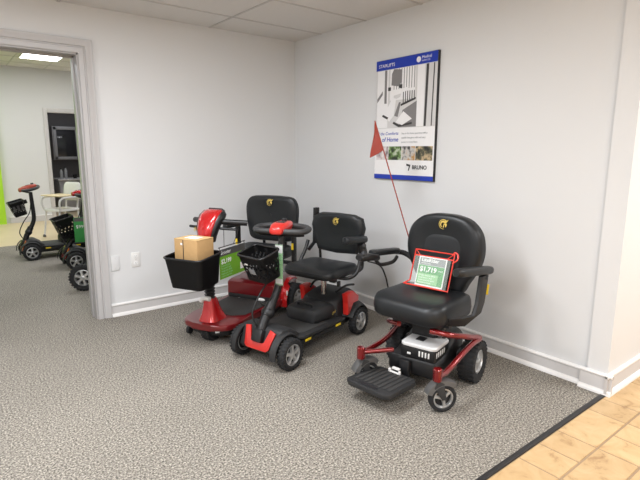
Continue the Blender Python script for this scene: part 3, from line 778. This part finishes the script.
# ------------------------------------------------------------------ lime price sheet hanging beside the red scooter's tiller
ps = thing('price_sign', 'lime green and grey price sheet hanging beside the red scooter tiller', 'sign', onA((.33, .115, .47)), RA)
SW, SH = .335, .222
def sg(name, x0, x1, z0, z1, m, lay=0): # seen from +y : image-left = +x
    return MB().box(((x0+x1)/2, .003+.0007*lay, (z0+z1)/2), (x1-x0, .001, z1-z0)).build(name, M[m], ps)
MB().box((0, .0, SH/2), (SW, .004, SH), .001).build('sheet', M['paper'], ps)
sg('header_band', -SW/2+.003, SW/2-.003, SH-.055, SH-.003, 'silver'); sg('green_field', -SW/2+.003, SW/2-.003, .003, SH-.055, 'lime')
def st(x, z, lay=1): return basis((x, .0036+.0007*lay, z), (-1, 0, 0), (0, 0, 1))
text('header_text', 'Scooter', .038, M['paper'], ps, st(SW/2-.02, SH-.041))
text('price_text', '$2,199', .046, M['paper'], ps, st(SW/2-.02, SH-.108), bold=.001)
for k in range(5): text('body_text', ('3-wheel full size', 'Top speed 5 mph', 'Weight limit 350 lb', 'Range up to 16 miles', 'Ask for a test drive')[k], .017, M['palegreen'], ps, st(SW/2-.02, .092-.019*k))
sg('white_patch', -SW/2+.012, -SW/2+.072, .03, .082, 'paper', 1)
b = MB(); b.tube([(-SW/2, 0, SH+.012), (SW/2, 0, SH+.012)], .0035, 8)
for x in (-SW/2+.01, SW/2-.01): b.tube([(x, 0, SH-.01), (x, 0, SH+.012)], .003, 6)
b.tube([(.0, .01, SH+.012), (-.03, .06, .392)], .0025, 6); b.tube([(.10, .0, SH+.012), (.07, -.02, .392)], .0025, 6)
b.build('hanger_wire', M['grey'], ps)

# ------------------------------------------------------------------ narrow green tag on the travel scooter's tiller
def onB(p): return Matrix.Translation((-.95, -1.435, 0)) @ Matrix.Rotation(RB, 4, 'Z') @ V(p)
tg = thing('price_tag', 'narrow pale green price tag in a clear sleeve hanging on the travel scooter tiller', 'sign', onB((.3015, .038, .50)), RB+math.radians(0))
TW = .07
MB().box((0, 0, .14), (.003, TW, .28), .001).build('sleeve', M['film'], tg)
MB().box((.0, 0, .14), (.001, TW-.008, .265)).build('card', M['palegreen'], tg)
b = MB().mat(M['g1']); b.box((.0012, 0, .245), (.001, TW-.01, .05)); b.box((.0012, 0, .03), (.001, TW-.01, .035)); b.build('card_band', None, tg)
for k, s_ in enumerate(('Travel', 'Scooter', '4-wheel', 'Folds')): text('card_text', s_, .016, M['green'], tg, basis((.0016, -TW/2+.008, .20-.03*k), (0, 1, 0), (0, 0, 1)))
MB().tube(smooth_path([(0, 0, .275), (.004, .006, .30), (-.006, .002, .315)], 4), .003, 6).build('tie', M['grey'], tg)

# ------------------------------------------------------------------ power chair
RC = math.radians(195); OC = (-.725, -2.36, 0)
pc = thing('power_wheelchair', 'black power wheelchair with red tube frame and high rounded back, rightmost of the row', 'power wheelchair', OC, RC)
for s in (1, -1):
    wheel(pc, (-.180, s*.240, .127), .127, .105, s, 'drive_wheel', rr=.58, spokes=6)
    cyaw = Matrix.Translation((.285, s*.235, 0)) @ Matrix.Rotation(math.radians(-42 if s > 0 else -25), 4, 'Z') @ Matrix.Translation((-.285, -s*.235, 0))
    cw = wheel(pc, (.275, s*.235, .078), .078, .045, s, 'caster_wheel', 'alloy', .72, 3, False)
    for q in [cw]+list(cw.children): q.data.transform(cyaw)
    # caster fork hood
    R = []
    for k in range(12):
        a = math.radians(18+115*k/11); rr = .095
        c = V((.275+rr*math.cos(a), s*.235, .083+rr*math.sin(a))); n = V((math.cos(a), 0, math.sin(a)))
        w_ = .032
        R.append([c+V((0, y, 0))+n*zz for y, zz in ((-w_, -.02), (-w_*.8, .004), (0, .010), (w_*.8, .004), (w_, -.02), (w_*.8, -.016), (0, -.004), (-w_*.8, -.016))])
    hood = MB(cyaw).rings(R).build('caster_hood', M['silver'], pc)
    b = MB(cyaw)
    for q in (-1, 1): b.prism([(.262, .075), (.288, .075), (.335, .15), (.31, .185), (.28, .17)], (0, s*.235+q*.031, 0), (1, 0, 0), (0, 0, 1), .004, .001)
    b.build('caster_fork', M['grey'], hood)
    MB().lathe([(.020, .192), (.024, .196), (.024, .258), (.020, .263), (.004, .264)], (.338, s*.235, 0), 'z', 20).build('caster_post', M['redtube'], pc)
for s in (1,):
    MB().tube(smooth_path([(.15, .10, .38), (.11, .19, .366), (.0, .245, .335), (-.11, .266, .302), (-.172, .274, .284), (-.15, .276, .274), (-.06, .268, .272), (.06, .256, .246), (.18, .242, .212), (.25, .237, .203), (.338, .235, .215)], 6), .0165, 12).build('side_tube', M['redtube'], pc)
MB().tube(smooth_path([(.10, -.12, .36), (.03, -.225, .335), (-.10, -.262, .292), (-.175, -.266, .266), (-.165, -.262, .245), (-.06, -.25, .228), (.10, -.235, .22), (.338, -.235, .222)], 6), .0165, 12).build('side_tube', M['redtube'], pc)
b = MB(); b.tube(smooth_path([(.20, -.10, .235), (.27, -.17, .232), (.338, -.235, .23)], 5), .014, 10); b.build('front_arm', M['redtube'], pc)
# chassis body
b = MB()
b.rings([[(x, y, z) for y, z in [(q[0], zc+q[1]) for q in rrect(w, hh, r, 4)]] for x, w, hh, r, zc in ((.163, .27, .08, .02, .145), (.155, .30, .10, .025, .145), (.05, .31, .11, .03, .145), (-.16, .30, .20, .04, .19), (-.27, .28, .18, .05, .19))])
ch = b.build('chassis_shroud', M['plastic'], pc)
b = MB(); b.tube([(-.185, -.22, .127), (-.185, .22, .127)], .03, 14); b.box((-.20, 0, .13), (.12, .34, .09), .02); b.build('motor_axle', M['plastic'], pc)
BY = .035
bx = MB().mat(M['plastic']).box((.06, BY, .232), (.215, .215, .075), .012)
bo = bx.build('battery_box', None, pc)
MB().rings([[(.06+a*k, BY+b_*k, z) for a, b_ in rrect(.212, .222, .03, 6)] for z, k in ((.266, .99), (.270, 1.0), (.279, 1.0), (.286, .95), (.287, .6))]).build('battery_lid', M['g1'], bo)
for k in range(4): MB().box((.1685, BY+.015+.019*k, .236), (.003, .009, .032), .001).build('vent_slot', M['white'], bo)
for k in range(5): MB().box((.14-.026*k, BY+.1085, .238), (.010, .003, .030), .001).build('vent_slot', M['white'], bo)
MB().box((.1685, BY-.05, .225), (.003, .022, .012), .001).build('latch', M['white'], bo)
MB().box((.07, BY-.02, .289), (.06, .05, .006), .002).build('lid_label', M['black'], bo)
# seat tower
b = MB(); b.box((-.06, 0, .33), (.16, .16, .17), .02); b.box((-.06, .105, .36), (.10, .03, .15), .01, (.18, 0, 0)); b.build('seat_tower', M['matte'], pc)
MB().box((-.07, .13, .375), (.085, .03, .05), .008, (.18, 0, 0)).build('tower_bracket', M['darkred'], pc)
MB().tube([(.03, .11, .31), (-.03, .135, .40)], .009, 8).build('release_lever', M['silver'], pc)
b = MB(); b.tube([(-.1, -.2, .395), (-.1, .2, .395)], .014); b.tube([(.06, -.18, .395), (.06, .18, .395)], .014); b.box((-.02, 0, .395), (.3, .3, .02), .005); b.build('seat_frame', M['plastic'], pc)
sm = Matrix.Translation((-.05, -.048, 0)) @ Matrix.Rotation(math.radians(-7), 4, 'Z') @ Matrix.Translation((.05, 0, 0))
cushion('seat_cushion', pc, .485, .455, .135, .10, (-.055, 0, .402), M['vinyl'], sm, .02, .014)
out = outl([(-.13, .50), (0, .495), (.13, .50), (.185, .58), (.245, .69), (.262, .79), (.240, .89), (.175, .958), (.09, .985), (0, .990), (-.09, .985), (-.175, .958), (-.240, .89), (-.262, .79), (-.245, .69), (-.185, .58)], 5)
bkC, o, u, v, n = backrest(pc, out, (-.305, 0, 0), .03, .085, M['vinyl'], sm, .022)
bm_ = sm @ Matrix.Translation((-.305, 0, 0)) @ Matrix.Rotation(-.03, 4, 'Y')
pan = outl([(-.12, .56), (0, .552), (.12, .56), (.15, .65), (.160, .76), (.145, .845), (.07, .862), (0, .864), (-.07, .862), (-.145, .845), (-.160, .76), (-.15, .65)], 5)
MB(bm_).puff(pan, [(0, .052), (.0, .062), (.008, .068), (.03, .070), (.08, .066), (.10, .066)], (0, 0, 0), (0, 1, 0), (0, 0, 1)).build('centre_panel', M['mesh'], bkC)
e_ = emblem(bkC, (.0, 0, 0), (0, 1, 0), (0, 0, 1), .031)
e_.data.transform(bm_ @ Matrix.Translation((.084, .008, .928)))
b = MB(sm)
for s in (1, -1): b.tube(smooth_path([(-.15, s*.10, .40), (-.30, s*.11, .41), (-.325, s*.11, .52), (-.335, s*.11, .75)], 5), .014)
b.build('back_frame', M['plastic'], pc)
for s in (1, -1):
    y = s*.345
    if s < 0:
        ab = MB(sm).tube(smooth_path([(-.335, -.10, .60), (-.335, -.22, .64), (-.315, -.31, .69), (-.25, y, .705)], 5), .018, 10).build('armrest', M['matte'], pc)
        armpad(ab, (-.26, y+.015, .715), (.02, y, .735), .062, .040, mtx=sm); continue
    ab = MB(sm).rings([[V(c)+V((xx, yy, 0)) if k > 2 else V(c)+V((xx*.6, yy, zz)) for xx, yy, zz in [(q[0], q[1], q[0]*.8) for q in rrect(.085 if k > 2 else .075, .028, .012, 4)]]
        for k, c in enumerate([(.06, s*.20, .425), (.05, s*.25, .428), (.02, s*.305, .438), (-.065, y, .475), (-.10, y, .53), (-.115, y, .60), (-.125, y, .66), (-.13, y, .685)])]).build('armrest', M['matte'], pc)
    MB(sm).tube([(-.13, y, .665), (-.16, y, .700)], .018).build('armrest_hinge', M['plastic'], ab)
    MB(sm).box((-.105, y+s*.0, .585), (.090, .029, .075), .002, (0, -.14, 0)).build('sticker', M['yellow'], ab) if False else None
    MB(sm).box((-.16, y+s*.010, .60), (.004, .02, .06), .001, (0, -.16, 0)).build('sticker', M['yellow'], ab)
    armpad(ab, (-.21, y, .705), (.155, y-.02, .745), .066, .046, mtx=sm)
jy = -.325; sj = sm @ Matrix.Translation((-.12, 0, -.012))
cbx = MB(sj).rings([[(x, jy+q[0], zc+q[1]) for q in rrect(w, hh, .014, 4)] for x, w, hh, zc in ((.10, .05, .03, .715), (.115, .065, .04, .722), (.20, .075, .046, .735), (.27, .07, .04, .740), (.285, .05, .025, .740))]).build('joystick_controller', M['plastic'], pc)
MB(sj).lathe([(.020, 0), (.016, .012), (.007, .020), (.006, .034), (.011, .040), (.013, .055), (.009, .064), (.002, .067)], (.235, jy, .757), 'z', 16).build('joystick', M['black'], cbx)
MB(sj).tube(smooth_path([(.12, jy, .71), (.05, jy-.01, .66), (-.03, jy+.03, .67), (-.08, jy+.03, .70)], 5), .012, 8).build('controller_bracket', M['plastic'], cbx)
MB(sm).tube(smooth_path([(.10, jy+.02, .70), (.0, jy+.04, .66), (-.05, jy+.05, .58), (-.07, jy+.07, .48), (-.07, -.18, .40)], 5), .005, 6).build('controller_cable', M['plastic'], pc)
# footplate
fm = Matrix.Scale(1.0, 4) @ Matrix.Translation((.345, -.085, .112)) @ Matrix.Rotation(math.radians(-8), 4, 'Z') @ Matrix.Rotation(math.radians(-2), 4, 'Y')
b = MB(fm); fo = [(.155, -.12), (.155, .12), (.13, .152), (-.11, .148), (-.14, .12), (-.14, -.12), (-.11, -.148), (.13, -.152)]
b.prism(fo, (0, 0, -.03), (1, 0, 0), (0, 1, 0), .03, .007)
fp = b.build('footplate', M['matte'], pc)
b = MB(fm)
for k in range(8): b.box((-.01, -.112+.032*k, .0015), (.22, .021, .003), .001)
b.build('grip_rib', M['deckm'], fp)
MB(fm).box((.128, .0, .001), (.022, .12, .003), .001).build('grip_slot', M['black'], fp)
b = MB(fm); b.box((-.145, .0, .0), (.06, .05, .03), .006); b.tube([(-.12, 0, -.03), (-.20, .01, .02)], .014); b.box((-.17, .03, .03), (.03, .07, .10), .008); b.build('footplate_arm', M['plastic'], fp)
b = MB(fm); b.box((-.112, -.035, .012), (.012, .014, .022), .003); b.box((-.112, .035, .012), (.012, .014, .022), .003); b.box((-.112, 0, .006), (.012, .08, .010), .003); b.box((-.127, 0, .025), (.02, .05, .012), .003); b.build('hinge_clip', M['white'], fp)

# ------------------------------------------------------------------ red framed price sign standing on the power chair seat
def onC(p): return Matrix.Translation(OC) @ Matrix.Rotation(RC, 4, 'Z') @ sm @ V(p)
TS = .32                                             # leans back against the backrest
sc = thing('price_sign', 'red framed green price sign with the figure $1,719, leaning on the power wheelchair seat', 'sign', onC((-.125, -.012, .537)), RC+math.radians(-5))
sv = V((-math.sin(TS), 0, math.cos(TS))); sn = V((0, 1, 0)).cross(sv)
def sp(x, y, k=0.): return V((0, x, 0))+sv*y+sn*k
def fl(name, x0, x1, y0, y1, m, k): return MB().prism([(x0, y0), (x1, y0), (x1, y1), (x0, y1)], sn*k, (0, 1, 0), sv, .0008).build(name, M[m], sc)
FW, FH = .272, .235
b = MB()
b.tube([sp(-FW/2-.02, .004, .03), sp(-FW/2+.005, .035), sp(-FW/2+.005, FH), sp(FW/2, FH), sp(FW/2, .006), sp(-FW/2-.02, .006, .02)], .0055, 8)
b.tube([sp(-FW/2+.005, FH-.036), sp(FW/2, FH-.036)], .005, 8)
b.tube(smooth_path([sp(FW/2-.004, FH-.055), sp(FW/2+.022, FH-.03), sp(FW/2+.020, FH), sp(FW/2-.002, FH+.012), sp(FW/2-.012, FH-.01)], 5), .005, 8)
b.tube([sp(-FW/2+.01, FH-.004), sp(-FW/2+.045, FH-.036)], .0025, 6); b.tube([sp(FW/2-.01, FH-.004), sp(FW/2-.045, FH-.036)], .0025, 6)
b.build('sign_frame', M['redplastic'], sc)
PX0, PX1, PY0, PY1 = -.092, .098, .012, FH-.038
fl('sheet', PX0, PX1, PY0, PY1, 'paper', .003)
fl('header_band', PX0+.007, PX1-.007, PY1-.052, PY1-.006, 'greyprint', .0042); fl('green_field', PX0+.007, PX1-.007, PY0+.010, PY1-.054, 'green', .0042)
fl('pale_field', PX0+.012, PX1-.04, PY0+.014, PY0+.078, 'palegreen', .0053)
def ct(x, y, k=.0066): return basis(sp(x, y, k), (0, 1, 0), sv)
text('header_text', 'LiteRider', .032, M['paper'], sc, ct(PX0+.020, PY1-.032), bold=.0006)
text('header_text', 'POWER CHAIR', .010, M['paper'], sc, ct(PX0+.020, PY1-.046))
text('price_text', '$1,719', .042, M['paper'], sc, ct(PX0+.018, PY1-.093), bold=.0012)
text('price_note', 'SAVE', .014, M['paper'], sc, ct(PX1-.045, PY1-.085))
for k in range(4): text('body_text', ('Weight capacity 300 lb', 'Speed up to 5 mph', 'Comes apart to travel', 'Batteries included')[k], .0125, M['paper'], sc, ct(PX0+.018, PY0+.064-.015*k))
fl('film', PX0-.03, PX1+.026, .01, FH-.04, 'film', .008)

# ------------------------------------------------------------------ safety flag behind the power chair
def onCc(p): return Matrix.Translation(OC) @ Matrix.Rotation(RC, 4, 'Z') @ V(p)
sf = thing('safety_flag', 'orange red triangular safety flag on a thin leaning pole behind the power wheelchair', 'flag', onCc((-.42, -.265, .60)), RC)
p0, p1 = V((0, 0, -.18)), V((0, -.362, .985))
p0 = V((.0, .06, -.20))
MB().tube([p0, V((0, 0, 0)), p1], .0042, 8).build('pole', M['flag'], sf)
MB().lathe([(.004, 0), (.009, .004), (.009, .06), (.006, .064)], tuple(p0+V((0, .003, -.01))), 'z', 12).build('pole_socket', M['plastic'], sf)
MB().tube([p0+V((0, 0, .02)), p0+V((.05, .05, -.06)), p0+V((.142, .10, -.16))], .008, 8).build('mounting_arm', M['plastic'], sf)
d = (p1-V((0, 0, 0))).normalized(); q0 = p1-d*.215
R = []
for k in range(9):
    t_ = k/8; a = p1.lerp(q0, t_); w_ = .105*t_
    fx = V((.25, -.80, -.50)).normalized()
    wave = .010*math.sin(t_*5)
    R.append([a+V((.004, 0, 0)), a+fx*w_*.5+V((.004+wave, 0, 0)), a+fx*w_+V((.002-wave, 0, 0)), a+fx*w_+V((-.002-wave, 0, 0)), a+fx*w_*.5+V((-.004+wave, 0, 0)), a+V((-.004, 0, 0))])
MB().rings(R).build('pennant', M['flag'], sf)

# ------------------------------------------------------------------ things seen through the doorway
travel_scooter('mobility_scooter', 'dark travel scooter with a black basket standing in the back room, leftmost through the doorway', (-1.675, 3.06, 0), math.radians(180), 'orange', turn=0, seat=False, marks=True, lean=.17)
travel_scooter('mobility_scooter', 'red and black scooter half hidden behind the door frame, low black basket in front', (-1.346, 2.2, 0), math.radians(180), 'red', turn=0, bpos=(.475, -.02, .595), bsize=(.29, .21, .24))
pb = thing('wheelchair_drive_unit', 'black wheelchair drive base beside the door frame, one spoked wheel showing', 'wheelchair base', (-1.765, 1.20, 0), math.radians(150))
for s in (1, -1): wheel(pb, (0, s*.235, .132), .132, .07, s, 'drive_wheel', rr=.62, spokes=6)
MB().rings([[(x, y, z) for y, z in [(q[0], zc+q[1]) for q in rrect(w, hh, .04, 4)]] for x, w, hh, zc in ((-.10, .40, .26, .24), (-.13, .44, .36, .27), (-.50, .44, .36, .27), (-.55, .38, .26, .25))]).build('body_shroud', M['plastic'], pb)
b = MB(); b.tube([(0, -.21, .132), (0, .21, .132)], .022); b.box((-.06, 0, .14), (.16, .30, .07), .02); b.build('axle', M['matte'], pb)
MB().lathe([(.02, .44), (.02, .62)], (-.33, 0, 0), 'z', 16).build('seat_post', M['chrome'], pb)
gs = thing('price_sign', 'green price sheet hanging on the red scooter behind the door frame', 'sign', (-1.66, 1.72, .36), math.radians(-20))
MB().box((0, 0, .14), (.26, .003, .28), .001).build('sheet', M['green'], gs)
MB().box((0, -.0025, .255), (.25, .001, .04)).build('header_band', M['silver'], gs)
text('price_text', '$999', .05, M['paper'], gs, basis((-.11, -.003, .16), (1, 0, 0), (0, 0, 1)))
MB().tube([(-.05, 0, .28), (0, .06, .50)], .003, 6).build('hanger_wire', M['grey'], gs)
# white shower chair with a tan board on it
wc = thing('shower_chair', 'white plastic shower chair with a tan board on its seat in the back room', 'chair', (-1.38, 4.6, 0), math.radians(205))
MB().puff(rrect(.40, .40, .07), [(.03, .42), (.004, .425), (0, .44), (.006, .455), (.03, .462), (.12, .455)], (0, 0, 0)).build('seat', M['white'], wc)
k = MB().puff([(x, y) for x, y in rrect(.40, .30, .08)], [(.02, 0), (0, .008), (0, .022), (.02, .03), (.1, .026)], (-.22, 0, .72), (0, 1, 0), (-.18, 0, 1)).build('backrest', M['white'], wc)
for sx in (-1, 1):
    for sy in (-1, 1):
        lg = MB().tube([(sx*.16, sy*.16, .43), (sx*.20, sy*.20, .02)], .015, 10).build('leg', M['white'], wc)
        MB().lathe([(.020, 0), (.024, .01), (.02, .04), (.016, .045)], (sx*.203, sy*.203, 0), 'z', 14).build('rubber_foot', M['silver'], lg)
for sy in (-1, 1):
    MB().tube(smooth_path([(.17, sy*.20, .44), (.19, sy*.225, .58), (.12, sy*.23, .64), (-.10, sy*.23, .64), (-.22, sy*.19, .62)], 5), .016, 10).build('armrest', M['white'], wc)
    MB().tube([(-.17, sy*.14, .44), (-.235, sy*.15, .84)], .014, 8).build('back_tube', M['white'], wc)
tb = MB().box((0, 0, 0), (.34, .44, .018), .004).build('tray_board', M['tan'])
tb.location = wc.matrix_world.translation + V((-1.52, 5.0, .664)) if False else V((-1.405, 4.57, .672)); tb.rotation_euler = (0, 0, math.radians(205)); tag(tb, 'tan board lying across the arms of the white shower chair', 'board')

# ------------------------------------------------------------------ camera and lights
cam = bpy.data.cameras.new('camera'); co = bpy.data.objects.new('camera', cam); COL.objects.link(co)
f_px, yaw, pitch, roll = 486.704, .904995, .178396, .003759
cam.sensor_fit = 'HORIZONTAL'; cam.sensor_width = 36; cam.lens = f_px*36/640; cam.clip_end = 60; cam.clip_start = .05
fw = V((math.cos(yaw)*math.cos(pitch), math.sin(yaw)*math.cos(pitch), -math.sin(pitch)))
r = V((math.sin(yaw), -math.cos(yaw), 0)); up = r.cross(fw)
r2 = r*math.cos(roll)+up*math.sin(roll); u2 = -r*math.sin(roll)+up*math.cos(roll)
mw = Matrix((r2, u2, -fw)).transposed().to_4x4(); mw.translation = V((-2.93964, -4.15961, 1.36688)); co.matrix_world = mw
bpy.context.scene.camera = co

def area(name, loc, sx, sy, power, col=(1, .97, .93)):
    l = bpy.data.lights.new(name, 'AREA'); l.shape = 'RECTANGLE'; l.size = sx; l.size_y = sy; l.energy = power; l.color = col
    o = bpy.data.objects.new(name, l); COL.objects.link(o); o.location = loc; return o
LC = (.95, .985, 1.03)
for x, y, e_ in ((-2.2, -1.9, 40), (-4.4, -1.9, 46), (-2.0, -4.4, 30), (-4.4, -4.4, 34), (-2.7, -6.0, 30)):
    area('ceiling_troffer_lamp', (x, y, H-.02), 1.18, .58, e_, LC)
area('entry_fill', (.9, -4.6, H-.02), 1.18, .58, 52, (.97, .98, 1.0))  # unseen fill light, added to brighten the end wall's entry face
for x, y in ((-3.4, 2.2), (-1.0, 2.2), (-3.2, 5.3), (.6, 5.0)): area('back_room_lamp', (x, y, HB-.02), 1.18, .58, 27, LC)
area('store_room_fill', (-.6, 7.6, 2.58), .4, .4, 5, LC)  # added fill without a fixture, lifts the dark store room cabinets

w = bpy.data.worlds.new('world'); bpy.context.scene.world = w; w.use_nodes = True
w.node_tree.nodes['Background'].inputs[0].default_value = (.8, .85, .9, 1); w.node_tree.nodes['Background'].inputs[1].default_value = .2
vs = bpy.context.scene.view_settings
vs.view_transform = 'Standard'; vs.look = 'None'; vs.gamma = 1; vs.use_curve_mapping = False; vs.exposure = .47
